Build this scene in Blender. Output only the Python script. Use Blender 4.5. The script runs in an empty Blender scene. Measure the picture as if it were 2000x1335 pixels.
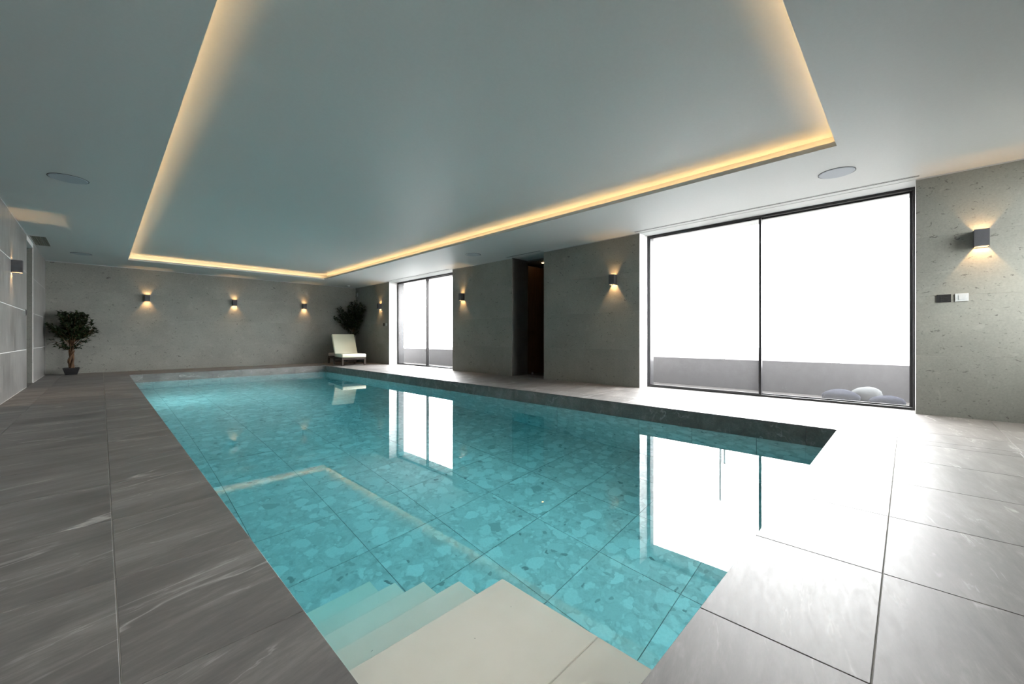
import bpy, bmesh, math, random
from mathutils import Vector, Matrix, Euler

sc = bpy.context.scene
C = sc.collection
random.seed(7)

# ------------------------------------------------------------------ camera
cam_d = bpy.data.cameras.new('camera')
cam = bpy.data.objects.new('camera', cam_d)
C.objects.link(cam)
cam_d.sensor_fit = 'HORIZONTAL'
cam_d.sensor_width = 36.0
cam_d.lens = 787.4 / 2000 * 36.0
cam_d.shift_y = -8.5 / 2000
cam_d.clip_start = 0.02
cam.location = (0, 0, 0.86)
cam.rotation_euler = (math.pi / 2, 0, math.atan2(0.7006, 0.7136) - math.pi / 2)
sc.camera = cam

# ------------------------------------------------------------------ sky (bright overcast)
SKY = 16.0
world = bpy.data.worlds.new('overcast_sky')
sc.world = world
world.use_nodes = True
bg = world.node_tree.nodes['Background']
bg.inputs['Color'].default_value = (1.0, 0.985, 0.965, 1)
bg.inputs['Strength'].default_value = SKY

# light portals in the two glazed openings (they guide the daylight sampling, they emit nothing)
def portal(name, y0, y1):
    d = bpy.data.lights.new(name, 'AREA')
    d.shape = 'RECTANGLE'
    d.size = 2.66
    d.size_y = (y1 - y0)
    d.cycles.is_portal = True
    o = bpy.data.objects.new(name, d)
    C.objects.link(o)
    o.location = (6.73, (y0 + y1) / 2, 1.325)
    o.rotation_euler = (0, math.pi / 2, 0)      # faces -X, into the room
    return o
portal('daylight_portal', -0.06, 3.28)
portal('daylight_portal', 8.53, 11.86)
for nx0_, nx1_, nz0_, nz1_ in ((-0.78, -0.24, 0.08, 2.57), (5.0, 6.2, 0.95, 2.57)):   # two unseen windows added behind the viewpoint for extra daylight
    np_ = portal('daylight_portal', 0.0, 1.0)
    np_.location = ((nx0_ + nx1_) / 2, -1.64, (nz0_ + nz1_) / 2)
    np_.rotation_euler = (math.pi / 2, 0, math.pi)   # faces +Y
    np_.data.size, np_.data.size_y = nx1_ - nx0_, nz1_ - nz0_

# ------------------------------------------------------------------ exposure / view
sc.view_settings.view_transform = 'Standard'
sc.view_settings.look = 'None'
sc.view_settings.exposure = 1.15
sc.view_settings.gamma = 1.0
sc.view_settings.use_curve_mapping = False
cy = sc.cycles
cy.max_bounces = 7
cy.diffuse_bounces = 3
cy.glossy_bounces = 4
cy.transmission_bounces = 6
cy.transparent_max_bounces = 8
cy.volume_bounces = 0
cy.caustics_reflective = True
cy.caustics_refractive = True
cy.blur_glossy = 0.6
cy.sample_clamp_indirect = 12.0
cy.use_denoising = True
cy.adaptive_threshold = 0.1

# ------------------------------------------------------------------ dimensions (metres)
XL, XR = -0.91, 6.46          # long walls
YN, YF = -1.60, 14.26         # near / far wall
ZC = 2.65                     # ceiling
PX0, PX1, PY0, PY1 = 0.45, 4.82, 0.475, 12.80   # pool opening
ZW = -0.188                   # water level
ZB = ZW - 1.50                # pool bottom
M = 0.66                      # tile module
W1 = (8.53, 11.86)            # far window
W2 = (-0.064, 3.28)           # near window
DR = (5.415, 6.34)            # doorway in the window wall
DL = (10.93, 11.91)           # opening in the left wall
XG = 6.745                    # window frame plane
RW = 0.52                     # thickness of the window wall

# ------------------------------------------------------------------ node helpers
def new_mat(name):
    m = bpy.data.materials.new(name)
    m.use_nodes = True
    nt = m.node_tree
    for n in list(nt.nodes):
        nt.nodes.remove(n)
    out = nt.nodes.new('ShaderNodeOutputMaterial')
    return m, nt, out

def N(nt, t, **kw):
    n = nt.nodes.new(t)
    for k, v in kw.items():
        setattr(n, k, v)
    return n

def L(nt, a, b):
    nt.links.new(a, b)

def math_n(nt, op, a, b=None, clamp=False):
    n = N(nt, 'ShaderNodeMath', operation=op, use_clamp=clamp)
    for i, v in enumerate((a, b)):
        if v is None:
            continue
        if isinstance(v, (int, float)):
            n.inputs[i].default_value = v
        else:
            L(nt, v, n.inputs[i])
    return n.outputs[0]

def ramp(nt, fac, stops, interp='LINEAR'):
    n = N(nt, 'ShaderNodeValToRGB')
    n.color_ramp.interpolation = interp
    e = n.color_ramp.elements
    while len(e) < len(stops):
        e.new(0.5)
    for el, (p, c) in zip(e, stops):
        el.position = p
        el.color = (c, c, c, 1) if isinstance(c, (int, float)) else (*c, 1)
    L(nt, fac, n.inputs[0])
    return n.outputs[0]

def mix(nt, fac, a, b, mode='MIX'):
    n = N(nt, 'ShaderNodeMix', data_type='RGBA', blend_type=mode)
    if isinstance(fac, (int, float)):
        n.inputs[0].default_value = fac
    else:
        L(nt, fac, n.inputs[0])
    for i, v in ((6, a), (7, b)):
        if isinstance(v, tuple):
            n.inputs[i].default_value = (*v, 1)
        else:
            L(nt, v, n.inputs[i])
    return n.outputs[2]

def coords(nt, rand=True, scale=(1, 1, 1), rot=(0, 0, 0), amount=40.0):
    tc = N(nt, 'ShaderNodeTexCoord')
    v = tc.outputs['Object']
    if rand:
        oi = N(nt, 'ShaderNodeObjectInfo')
        cx = N(nt, 'ShaderNodeCombineXYZ')
        L(nt, math_n(nt, 'MULTIPLY', oi.outputs['Random'], amount), cx.inputs[0])
        L(nt, math_n(nt, 'MULTIPLY', oi.outputs['Random'], amount * 1.7), cx.inputs[1])
        L(nt, math_n(nt, 'MULTIPLY', oi.outputs['Random'], amount * 0.6), cx.inputs[2])
        ad = N(nt, 'ShaderNodeVectorMath', operation='ADD')
        L(nt, v, ad.inputs[0]); L(nt, cx.outputs[0], ad.inputs[1])
        v = ad.outputs[0]
    mp = N(nt, 'ShaderNodeMapping')
    mp.inputs['Scale'].default_value = scale
    mp.inputs['Rotation'].default_value = rot
    L(nt, v, mp.inputs[0])
    return mp.outputs[0]

def noise(nt, vec, scale, detail=4, rough=0.55, dist=0.0):
    n = N(nt, 'ShaderNodeTexNoise')
    n.inputs['Scale'].default_value = scale
    n.inputs['Detail'].default_value = detail
    n.inputs['Roughness'].default_value = rough
    n.inputs['Distortion'].default_value = dist
    L(nt, vec, n.inputs['Vector'])
    return n.outputs['Fac']

def principled(nt, out, col, rough, spec=0.5, metal=0.0, bump=None, bstr=0.2, bdist=0.002):
    p = N(nt, 'ShaderNodeBsdfPrincipled')
    if isinstance(col, tuple):
        p.inputs['Base Color'].default_value = (*col, 1)
    else:
        L(nt, col, p.inputs['Base Color'])
    if isinstance(rough, (int, float)):
        p.inputs['Roughness'].default_value = rough
    else:
        L(nt, rough, p.inputs['Roughness'])
    p.inputs['Specular IOR Level'].default_value = spec
    p.inputs['Metallic'].default_value = metal
    if bump is not None:
        b = N(nt, 'ShaderNodeBump')
        b.inputs['Strength'].default_value = bstr
        b.inputs['Distance'].default_value = bdist
        L(nt, bump, b.inputs['Height'])
        L(nt, b.outputs[0], p.inputs['Normal'])
    L(nt, p.outputs[0], out.inputs[0])
    return p

def simple(name, col, rough=0.5, spec=0.5, metal=0.0, grain=0.06, gscale=30):
    m, nt, out = new_mat(name)
    v = coords(nt)
    n = noise(nt, v, gscale, 3)
    c = mix(nt, ramp(nt, n, [(0.3, 0.0), (0.7, 1.0)]), tuple(x * (1 - grain) for x in col), tuple(min(1, x * (1 + grain)) for x in col))
    principled(nt, out, c, rough, spec, metal)
    return m

def emitter(name, col, strength):
    m, nt, out = new_mat(name)
    e = N(nt, 'ShaderNodeEmission')
    e.inputs[0].default_value = (*col, 1)
    e.inputs[1].default_value = strength
    L(nt, e.outputs[0], out.inputs[0])
    return m

# ------------------------------------------------------------------ materials
def slate_material():
    m, nt, out = new_mat('grey_slate_porcelain')
    v = coords(nt, True, (1, 1, 1), (0, 0, math.radians(-12)))
    def stretched(sx, sy, rz=0.0):
        mp = N(nt, 'ShaderNodeMapping'); mp.inputs['Scale'].default_value = (sx, sy, sy)
        mp.inputs['Rotation'].default_value = (0, 0, math.radians(rz))
        L(nt, v, mp.inputs[0])
        return mp.outputs[0]
    sv = stretched(1.0, 3.6)
    big = noise(nt, sv, 1.6, 6, 0.62, 0.5)
    fine = noise(nt, stretched(1.0, 5.0, 5), 12.0, 5, 0.72, 0.3)
    cloud = noise(nt, v, 1.3, 3, 0.5, 0.3)
    f = math_n(nt, 'ADD', math_n(nt, 'ADD', math_n(nt, 'MULTIPLY', big, 0.5), math_n(nt, 'MULTIPLY', fine, 0.3)), math_n(nt, 'MULTIPLY', cloud, 0.2))
    base = ramp(nt, f, [(0.34, (0.078, 0.073, 0.070)), (0.5, (0.145, 0.135, 0.128)), (0.66, (0.245, 0.230, 0.220))])
    # long pale veins that follow the grain and fade in and out
    r = noise(nt, stretched(0.42, 1.9, 6), 1.25, 5, 0.5, 0.35)
    ridge = math_n(nt, 'ABSOLUTE', math_n(nt, 'SUBTRACT', r, 0.5))
    vein = ramp(nt, ridge, [(0.0, 1.0), (0.0035, 0.55), (0.011, 0.0)])
    mask = ramp(nt, noise(nt, v, 2.1, 4, 0.6, 0.4), [(0.50, 0.0), (0.64, 1.0)])
    vm = math_n(nt, 'MULTIPLY', vein, math_n(nt, 'MULTIPLY', mask, 0.85))
    r2 = noise(nt, stretched(0.6, 4.0, -9), 1.8, 5, 0.55, 0.4)
    v2 = ramp(nt, math_n(nt, 'ABSOLUTE', math_n(nt, 'SUBTRACT', r2, 0.47)), [(0.0, 0.45), (0.010, 0.0)])
    vm2 = math_n(nt, 'MULTIPLY', v2, ramp(nt, big, [(0.5, 0.0), (0.6, 1.0)]))
    col = mix(nt, math_n(nt, 'MAXIMUM', vm, vm2), base, (0.46, 0.44, 0.425))
    rough = ramp(nt, fine, [(0.3, 0.44), (0.7, 0.54)])
    principled(nt, out, col, rough, 0.65, 0, f, 0.25, 0.003)
    return m

def wall_stone_material(name, c0, c1, fleck, rough=0.5, fs=1.0):
    m, nt, out = new_mat(name)
    v = coords(nt, True)
    cloud = noise(nt, v, 1.3, 5, 0.6)
    fine = noise(nt, v, 55, 4, 0.6)
    f = math_n(nt, 'ADD', math_n(nt, 'MULTIPLY', cloud, 0.6), math_n(nt, 'MULTIPLY', fine, 0.4))
    base = ramp(nt, f, [(0.33, c0), (0.66, c1)])
    # dark shell-like flecks, slightly flattened
    mv = N(nt, 'ShaderNodeMapping'); mv.inputs['Scale'].default_value = (1, 1, 1.7)
    L(nt, v, mv.inputs[0])
    n1 = noise(nt, mv.outputs[0], 15 * fs, 3, 0.55, 0.9)
    k1 = ramp(nt, n1, [(0.655, 0.0), (0.70, 0.85)])
    n2 = noise(nt, mv.outputs[0], 34 * fs, 2, 0.5, 0.6)
    k2 = ramp(nt, n2, [(0.66, 0.0), (0.72, 0.55)])
    col = mix(nt, math_n(nt, 'MAXIMUM', k1, k2), base, fleck)
    n3 = noise(nt, v, 8, 3, 0.5, 0.5)
    col = mix(nt, ramp(nt, n3, [(0.62, 0.0), (0.72, 0.35)]), col, tuple(min(1, x * 1.15) for x in c1))
    principled(nt, out, col, rough, 0.4, 0, fine, 0.12, 0.001)
    return m

def porcelain_panel_material():
    m, nt, out = new_mat('pale_concrete_porcelain')
    v = coords(nt, True, (1, 1, 1))
    mv = N(nt, 'ShaderNodeMapping'); mv.inputs['Scale'].default_value = (5, 5, 1.1)
    L(nt, v, mv.inputs[0])
    s = noise(nt, mv.outputs[0], 2.5, 8, 0.7, 0.4)
    c = noise(nt, v, 1.1, 4, 0.6)
    f = math_n(nt, 'ADD', math_n(nt, 'MULTIPLY', s, 0.6), math_n(nt, 'MULTIPLY', c, 0.4))
    col = ramp(nt, f, [(0.32, (0.10, 0.098, 0.092)), (0.5, (0.225, 0.221, 0.212)), (0.68, (0.33, 0.325, 0.315))])
    principled(nt, out, col, 0.28, 0.5, 0, s, 0.05, 0.001)
    return m

def terrazzo_material():
    m, nt, out = new_mat('pale_breccia_pool_tile')
    v = coords(nt, True, (1, 1, 1), (0, 0, 0), 60)
    w = N(nt, 'ShaderNodeTexNoise'); w.inputs['Scale'].default_value = 9; w.inputs['Detail'].default_value = 3
    L(nt, v, w.inputs['Vector'])
    wa = N(nt, 'ShaderNodeVectorMath', operation='SCALE'); wa.inputs['Scale'].default_value = 0.13
    L(nt, w.outputs['Color'], wa.inputs[0])
    ad = N(nt, 'ShaderNodeVectorMath', operation='ADD')
    L(nt, v, ad.inputs[0]); L(nt, wa.outputs[0], ad.inputs[1])
    def vor(scale, feature):
        n = N(nt, 'ShaderNodeTexVoronoi', feature=feature)
        n.inputs['Scale'].default_value = scale
        L(nt, ad.outputs[0], n.inputs['Vector'])
        return n
    big = vor(7.0, 'F1')
    sml = vor(20, 'F1')
    tiny = noise(nt, v, 60, 4, 0.6)
    mat_c = ramp(nt, noise(nt, ad.outputs[0], 14, 5, 0.65, 0.5), [(0.3, (0.48, 0.49, 0.475)), (0.5, (0.62, 0.63, 0.61)), (0.7, (0.72, 0.73, 0.71))])
    sr = N(nt, 'ShaderNodeSeparateColor'); L(nt, sml.outputs['Color'], sr.inputs[0])
    scol = ramp(nt, sr.outputs[0], [(0.0, (0.26, 0.27, 0.265)), (0.07, (0.45, 0.46, 0.45)), (0.25, (0.64, 0.65, 0.63)), (1.0, (0.78, 0.79, 0.77))])
    smask = math_n(nt, 'MULTIPLY', ramp(nt, sml.outputs['Distance'], [(0.40, 1.0), (0.52, 0.0)]), ramp(nt, sr.outputs[1], [(0.35, 0.0), (0.4, 1.0)]))
    c1 = mix(nt, smask, mat_c, scol)
    br = N(nt, 'ShaderNodeSeparateColor'); L(nt, big.outputs['Color'], br.inputs[0])
    bcol = ramp(nt, br.outputs[0], [(0.0, (0.42, 0.43, 0.42)), (0.06, (0.60, 0.61, 0.59)), (0.35, (0.76, 0.77, 0.75)), (1.0, (0.84, 0.85, 0.83))])
    bmask = math_n(nt, 'MULTIPLY', ramp(nt, big.outputs['Distance'], [(0.46, 1.0), (0.54, 0.0)]), ramp(nt, br.outputs[1], [(0.28, 0.0), (0.32, 1.0)]))
    c2 = mix(nt, bmask, c1, bcol)
    col = mix(nt, ramp(nt, tiny, [(0.35, 0.12), (0.6, 0.0)]), c2, (0.3, 0.3, 0.29))
    principled(nt, out, col, 0.5, 0.3)
    return m

def cream_material():
    m, nt, out = new_mat('cream_limestone')
    v = coords(nt, True)
    n = noise(nt, v, 3, 4, 0.6)
    base = ramp(nt, n, [(0.35, (0.89, 0.82, 0.715)), (0.65, (0.94, 0.87, 0.775))])
    p = noise(nt, v, 48, 2, 0.5)
    pit = ramp(nt, p, [(0.76, 0.0), (0.80, 0.8)])
    principled(nt, out, mix(nt, pit, base, (0.25, 0.2, 0.15)), 0.55, 0.3)
    return m

def ceiling_material():
    m, nt, out = new_mat('white_satin_paint')
    v = coords(nt, False)
    n = noise(nt, v, 40, 3)
    principled(nt, out, mix(nt, n, (0.49, 0.505, 0.50), (0.53, 0.545, 0.54)), 0.55, 0.15, 0, n, 0.03, 0.0006)
    return m

def water_material():
    m, nt, out = new_mat('clear_pool_water')
    g = N(nt, 'ShaderNodeBsdfGlass')
    g.inputs['IOR'].default_value = 1.333
    g.inputs['Roughness'].default_value = 0.0
    g.inputs['Color'].default_value = (1, 1, 1, 1)
    tc = N(nt, 'ShaderNodeTexCoord')
    n = noise(nt, tc.outputs['Object'], 3.0, 2, 0.5, 0.2)
    b = N(nt, 'ShaderNodeBump')
    b.inputs['Strength'].default_value = 0.5
    b.inputs['Distance'].default_value = 0.0003
    L(nt, n, b.inputs['Height'])
    L(nt, b.outputs[0], g.inputs['Normal'])
    L(nt, g.outputs[0], out.inputs['Surface'])
    a = N(nt, 'ShaderNodeVolumeAbsorption')
    a.inputs['Color'].default_value = (0.0, 0.865, 0.955, 1)
    a.inputs['Density'].default_value = 0.33
    L(nt, a.outputs[0], out.inputs['Volume'])
    return m

def pane_material(haze=0.013):
    m, nt, out = new_mat('frosted_glass')
    t = N(nt, 'ShaderNodeBsdfTransparent'); t.inputs[0].default_value = (0.93, 0.94, 0.95, 1)
    d = N(nt, 'ShaderNodeBsdfTranslucent'); d.inputs[0].default_value = (0.93, 0.935, 0.95, 1)
    mx = N(nt, 'ShaderNodeMixShader')
    mx.inputs[0].default_value = haze
    L(nt, t.outputs[0], mx.inputs[1]); L(nt, d.outputs[0], mx.inputs[2])
    L(nt, mx.outputs[0], out.inputs[0])
    return m

def wood_material(name, c0, c1, rough=0.5):
    m, nt, out = new_mat(name)
    v = coords(nt, True, (14, 14, 1.2))
    n = noise(nt, v, 2.0, 6, 0.6, 0.5)
    principled(nt, out, ramp(nt, n, [(0.3, c0), (0.7, c1)]), rough, 0.4, 0, n, 0.1, 0.001)
    return m

def leaf_material():
    m, nt, out = new_mat('dark_green_leaf')
    v = coords(nt, False)
    n = noise(nt, v, 6, 3)
    principled(nt, out, ramp(nt, n, [(0.3, (0.006, 0.012, 0.004)), (0.6, (0.013, 0.025, 0.008)), (0.8, (0.04, 0.055, 0.015))]), 0.5, 0.25)
    return m

SLATE = slate_material()
STONE = wall_stone_material('fossil_limestone_wall', (0.165, 0.166, 0.150), (0.235, 0.234, 0.212), (0.072, 0.070, 0.063))
PORC = porcelain_panel_material()
TERR = terrazzo_material()
CREAM = cream_material()
CEIL = ceiling_material()
WATER = water_material()
PANE = pane_material()
SCRG = pane_material(0.145); SCRG.name = 'milky_screen_glass'
GROUT = simple('pale_grout', (0.52, 0.50, 0.46), 0.8)
DGROUT = simple('dark_grout', (0.10, 0.10, 0.098), 0.8)
WGROUT = simple('white_grout', (0.72, 0.72, 0.71), 0.7)
PGROUT = simple('pool_grout', (0.22, 0.23, 0.225), 0.8)
BLACKM = simple('black_aluminium', (0.018, 0.018, 0.02), 0.4, 0.5)
LAMPM = simple('charcoal_lamp_metal', (0.055, 0.056, 0.064), 0.5, 0.4)
WHITEP = simple('white_plastic', (0.42, 0.43, 0.44), 0.4)
SPKM = simple('speaker_grille_grey', (0.34, 0.37, 0.41), 0.7, gscale=300)
BLACKP = simple('black_plastic', (0.012, 0.012, 0.013), 0.35)
DARK = simple('dark_slot', (0.01, 0.01, 0.01), 0.8)
DWOOD = wood_material('dark_stained_wood', (0.016, 0.011, 0.008), (0.04, 0.026, 0.018), 0.5)
BWOOD = wood_material('brown_timber', (0.05, 0.024, 0.010), (0.095, 0.047, 0.020), 0.45)
CUSH = simple('cream_fabric', (0.66, 0.655, 0.52), 0.9, 0.2, grain=0.03, gscale=90)
TOWEL = simple('pale_towelling', (0.55, 0.53, 0.50), 0.95, 0.1, gscale=120)
LEAF = leaf_material()
BARK = wood_material('brown_bark', (0.035, 0.018, 0.009), (0.14, 0.075, 0.035), 0.8)
POTM = simple('black_plant_pot', (0.01, 0.01, 0.011), 0.5)
SOIL = simple('dark_soil', (0.015, 0.010, 0.007), 0.95)
PAVE = simple('pale_paving', (0.07, 0.068, 0.064), 0.8, 0.03, gscale=12)
DPAVE = simple('dark_paving', (0.055, 0.052, 0.05), 0.85, 0.03, gscale=12)
PARA = simple('grey_render', (0.075, 0.073, 0.076), 0.85, 0.03, gscale=8)
SCRW = simple('white_render', (0.80, 0.80, 0.80), 0.8, gscale=6)
METG = simple('brushed_steel', (0.45, 0.45, 0.45), 0.35, 0.5, 1.0)
BASEM = simple('plain_concrete', (0.35, 0.35, 0.33), 0.9)
LED = emitter('warm_led_strip', (1.0, 0.62, 0.27), 16.0)
BULB = emitter('warm_lamp_bulb', (1.0, 0.58, 0.25), 9000.0)
BULBU = emitter('warm_lamp_bulb_up', (1.0, 0.58, 0.25), 4200.0)
DOWN = emitter('warm_downlight_lens', (1.0, 0.58, 0.26), 9.0)

# ------------------------------------------------------------------ object helpers
MESH_CACHE = {}

def link(name, me, mat, parent=None, loc=(0, 0, 0), rot=(0, 0, 0)):
    o = bpy.data.objects.new(name, me)
    C.objects.link(o)
    if mat is not None and not me.materials:
        me.materials.append(mat)
    o.location = loc
    o.rotation_euler = rot
    if parent is not None:
        o.parent = parent
    return o

def bm_box(bm, x0, x1, y0, y1, z0, z1):
    vs = [bm.verts.new(p) for p in ((x0, y0, z0), (x1, y0, z0), (x1, y1, z0), (x0, y1, z0), (x0, y0, z1), (x1, y0, z1), (x1, y1, z1), (x0, y1, z1))]
    for f in ((3, 2, 1, 0), (4, 5, 6, 7), (0, 1, 5, 4), (1, 2, 6, 5), (2, 3, 7, 6), (3, 0, 4, 7)):
        bm.faces.new([vs[i] for i in f])
    return vs

def bm_done(bm, name, smooth=False):
    bmesh.ops.recalc_face_normals(bm, faces=bm.faces[:])
    me = bpy.data.meshes.new(name)
    bm.to_mesh(me)
    bm.free()
    if smooth:
        for p in me.polygons:
            p.use_smooth = True
    return me

def box_mesh(name, dx, dy, dz, mat, bevel=0.0):
    key = (round(dx, 4), round(dy, 4), round(dz, 4), mat.name, round(bevel, 4))
    if key in MESH_CACHE:
        return MESH_CACHE[key]
    bm = bmesh.new()
    bm_box(bm, -dx / 2, dx / 2, -dy / 2, dy / 2, -dz / 2, dz / 2)
    if bevel > 0:
        bmesh.ops.bevel(bm, geom=bm.edges[:], offset=bevel, segments=1, affect='EDGES')
    me = bm_done(bm, name)
    me.materials.append(mat)
    MESH_CACHE[key] = me
    return me

def box(name, x0, x1, y0, y1, z0, z1, mat, parent=None, bevel=0.0):
    me = box_mesh(name, abs(x1 - x0), abs(y1 - y0), abs(z1 - z0), mat, bevel)
    return link(name, me, mat, parent, ((x0 + x1) / 2, (y0 + y1) / 2, (z0 + z1) / 2))

def empty(name, loc=(0, 0, 0), rz=0.0):
    o = bpy.data.objects.new(name, None)
    C.objects.link(o)
    o.location = loc
    o.rotation_euler = (0, 0, rz)
    o.empty_display_size = 0.1
    return o

def tag(o, label, cat, group=None, kind=None):
    o['label'] = label
    o['category'] = cat
    if group:
        o['group'] = group
    if kind:
        o['kind'] = kind
    return o

def struct(o, label=None):
    o['kind'] = 'structure'
    if label:
        o['label'] = label
    return o

def boxes_mesh(name, rects, mat):
    bm = bmesh.new()
    for r in rects:
        bm_box(bm, *r)
    me = bm_done(bm, name)
    me.materials.append(mat)
    return me

def cuts(a, b, first, step):
    """joint positions from a to b on the grid first + k*step"""
    k = math.ceil((a - first) / step - 1e-6)
    out = [a]
    p = first + k * step
    while p < b - 1e-4:
        if p > a + 1e-3:
            out.append(p)
        p += step
    out.append(b)
    return out

# ------------------------------------------------------------------ floor: slab + individual slate tiles
GAP = 0.0035
TT = 0.012
slab_rects = [(XL - 0.9, PX0 - 0.031, YN - 0.1, YF + 0.1, -0.25, -0.0035 - TT * 0 - 0.001),
              (PX1 + 0.031, XR + 0.55, YN - 0.1, YF + 0.1, -0.25, -0.0045),
              (PX0 - 0.031, PX1 + 0.031, YN - 0.1, PY0 - 0.031, -0.25, -0.0045),
              (PX0 - 0.031, PX1 + 0.031, PY1 + 0.031, YF + 0.1, -0.25, -0.0045)]
slab_rects = [(a, b, c, d, e, -0.0045) for a, b, c, d, e, f in slab_rects]
floor = struct(link('floor', boxes_mesh('floor', slab_rects, GROUT), GROUT), 'dark grey slate tile deck around the pool')

def tile_area(xs, ys):
    for i in range(len(xs) - 1):
        for j in range(len(ys) - 1):
            a, b, c, d = xs[i], xs[i + 1], ys[j], ys[j + 1]
            if b - a < 0.02 or d - c < 0.02:
                continue
            g = GAP / 2
            box('floor_tile', a + g, b - g, c + g, d - g, -TT, 0.0, SLATE, floor, 0.0012)

xl = [XL, 0.035 - M, 0.035, PX0]
tile_area(xl, cuts(YN, YF, 0.70, M))
yr = cuts(YN, YF, 0.712, M)
tile_area([PX1, PX1 + 0.415, PX1 + 0.415 + M, XR], yr)
xn = cuts(PX0, PX1, 0.678, M)
tile_area(xn, [YN, 0.065 - 2 * M, 0.065 - M, 0.065, PY0])
tile_area(xn, [PY1, PY1 + 0.41, PY1 + 0.41 + M, YF])
# window thresholds and doorway
tile_area([XR, XG + 0.02], cuts(W2[0], W2[1], 0.712, M))
tile_area([XR, XG + 0.02], cuts(W1[0], W1[1], 0.712, M))
tile_area([XR, XR + RW], [DR[0], DR[1]])
tile_area([XL - 0.9, XL], [DL[0], DL[1]])

# coping fascia stones down to the waterline (right, far, left, near)
FZ0, FZ1 = -0.205, -TT - 0.001
cop = floor
for a, b in zip(cuts(PY0, PY1, 0.712, M)[:-1], cuts(PY0, PY1, 0.712, M)[1:]):
    box('coping_stone', PX1, PX1 + 0.03, a + .001, b - .001, FZ0, FZ1, SLATE, cop)
for a, b in zip(cuts(PY0, PY1, 0.70, M)[:-1], cuts(PY0, PY1, 0.70, M)[1:]):
    box('coping_stone', PX0 - 0.03, PX0, a + .001, b - .001, FZ0, FZ1, SLATE, cop)
for a, b in zip(xn[:-1], xn[1:]):
    box('coping_stone', a + .001, b - .001, PY1, PY1 + 0.03, FZ0, FZ1, SLATE, cop)
    box('coping_stone', a + .001, b - .001, PY0 - 0.03, PY0, FZ0, FZ1, SLATE, cop)

# ------------------------------------------------------------------ pool basin
t = 0.15
basin = struct(link('pool_basin', boxes_mesh('pool_basin', [
    (PX0 - t, PX1 + t, PY0 - t, PY1 + t, ZB - 0.2, ZB - 0.008),
    (PX0 - t, PX0 - 0.008, PY0 - t, PY1 + t, ZB - 0.008, -0.206),
    (PX1 + 0.008, PX1 + t, PY0 - t, PY1 + t, ZB - 0.008, -0.206),
    (PX0 - 0.008, PX1 + 0.008, PY0 - t, PY0 - 0.008, ZB - 0.008, -0.206),
    (PX0 - 0.008, PX1 + 0.008, PY1 + 0.008, PY1 + t, ZB - 0.008, -0.206)], PGROUT), PGROUT), 'sunken pool basin lined with pale breccia tiles')
g = 0.0025
px = cuts(PX0, PX1, PX1 - 7 * M, M)
py = cuts(PY0, PY1, PY0, M)
if py[-1] - py[-2] < 0.1:
    py.pop(-2)
for i in range(len(px) - 1):
    for j in range(len(py) - 1):
        box('pool_tile', px[i] + g, px[i + 1] - g, py[j] + g, py[j + 1] - g, ZB - 0.01, ZB, TERR, basin)
pz = [ZB, -0.206 - 2 * M, -0.206 - M, -0.206]
for k in range(3):
    if pz[k + 1] - pz[k] < 0.03:
        continue
    for j in range(len(py) - 1):
        box('pool_tile', PX1, PX1 + 0.01, py[j] + g, py[j + 1] - g, pz[k] + g, pz[k + 1] - g, TERR, basin)
        box('pool_tile', PX0 - 0.01, PX0, py[j] + g, py[j + 1] - g, pz[k] + g, pz[k + 1] - g, TERR, basin)
    for i in range(len(px) - 1):
        box('pool_tile', px[i] + g, px[i + 1] - g, PY1, PY1 + 0.01, pz[k] + g, pz[k + 1] - g, TERR, basin)
        box('pool_tile', px[i] + g, px[i + 1] - g, PY0 - 0.01, PY0, pz[k] + g, pz[k + 1] - g, TERR, basin)

# water body (closed volume, absorbs red with depth)
e = 0.012
water = struct(box('pool_water', PX0 - e, PX1 + e, PY0 - e, PY1 + e, ZB - 0.1, ZW, WATER), 'still turquoise pool water')

# fill lamps added under water to brighten the pool, hidden from the viewpoint

def pool_fill_lamp(loc, rot, label, power):
    POOLL = emitter('pool_fill_lens', (0.90, 1.0, 0.98), power)
    r = empty('pool_fill_lamp', loc); r.rotation_euler = rot
    tag(r, label, 'pool lamp', 'added underwater fill lamps')
    bm = bmesh.new(); bmesh.ops.create_cone(bm, cap_ends=True, segments=40, radius1=0.14, radius2=0.13, depth=0.02, matrix=Matrix.Translation((0, 0, 0.0105)))
    link('bezel', bm_done(bm, 'bezel'), METG, r)
    bm = bmesh.new(); bmesh.ops.create_cone(bm, cap_ends=True, segments=14, radius1=0.115, radius2=0.10, depth=0.012, matrix=Matrix.Translation((0, 0, 0.027)))
    link('lens', bm_done(bm, 'lens'), POOLL, r)
pool_fill_lamp((2.75, PY0, -0.62), (-math.pi / 2, 0, 0), 'round underwater fill lamp added out of view on the near pool wall', 15.0)
pool_fill_lamp((PX0, 10.35, -0.62), (0, math.pi / 2, 0), 'round underwater fill lamp added out of view on the long pool wall near the far end', 150.0)

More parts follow.
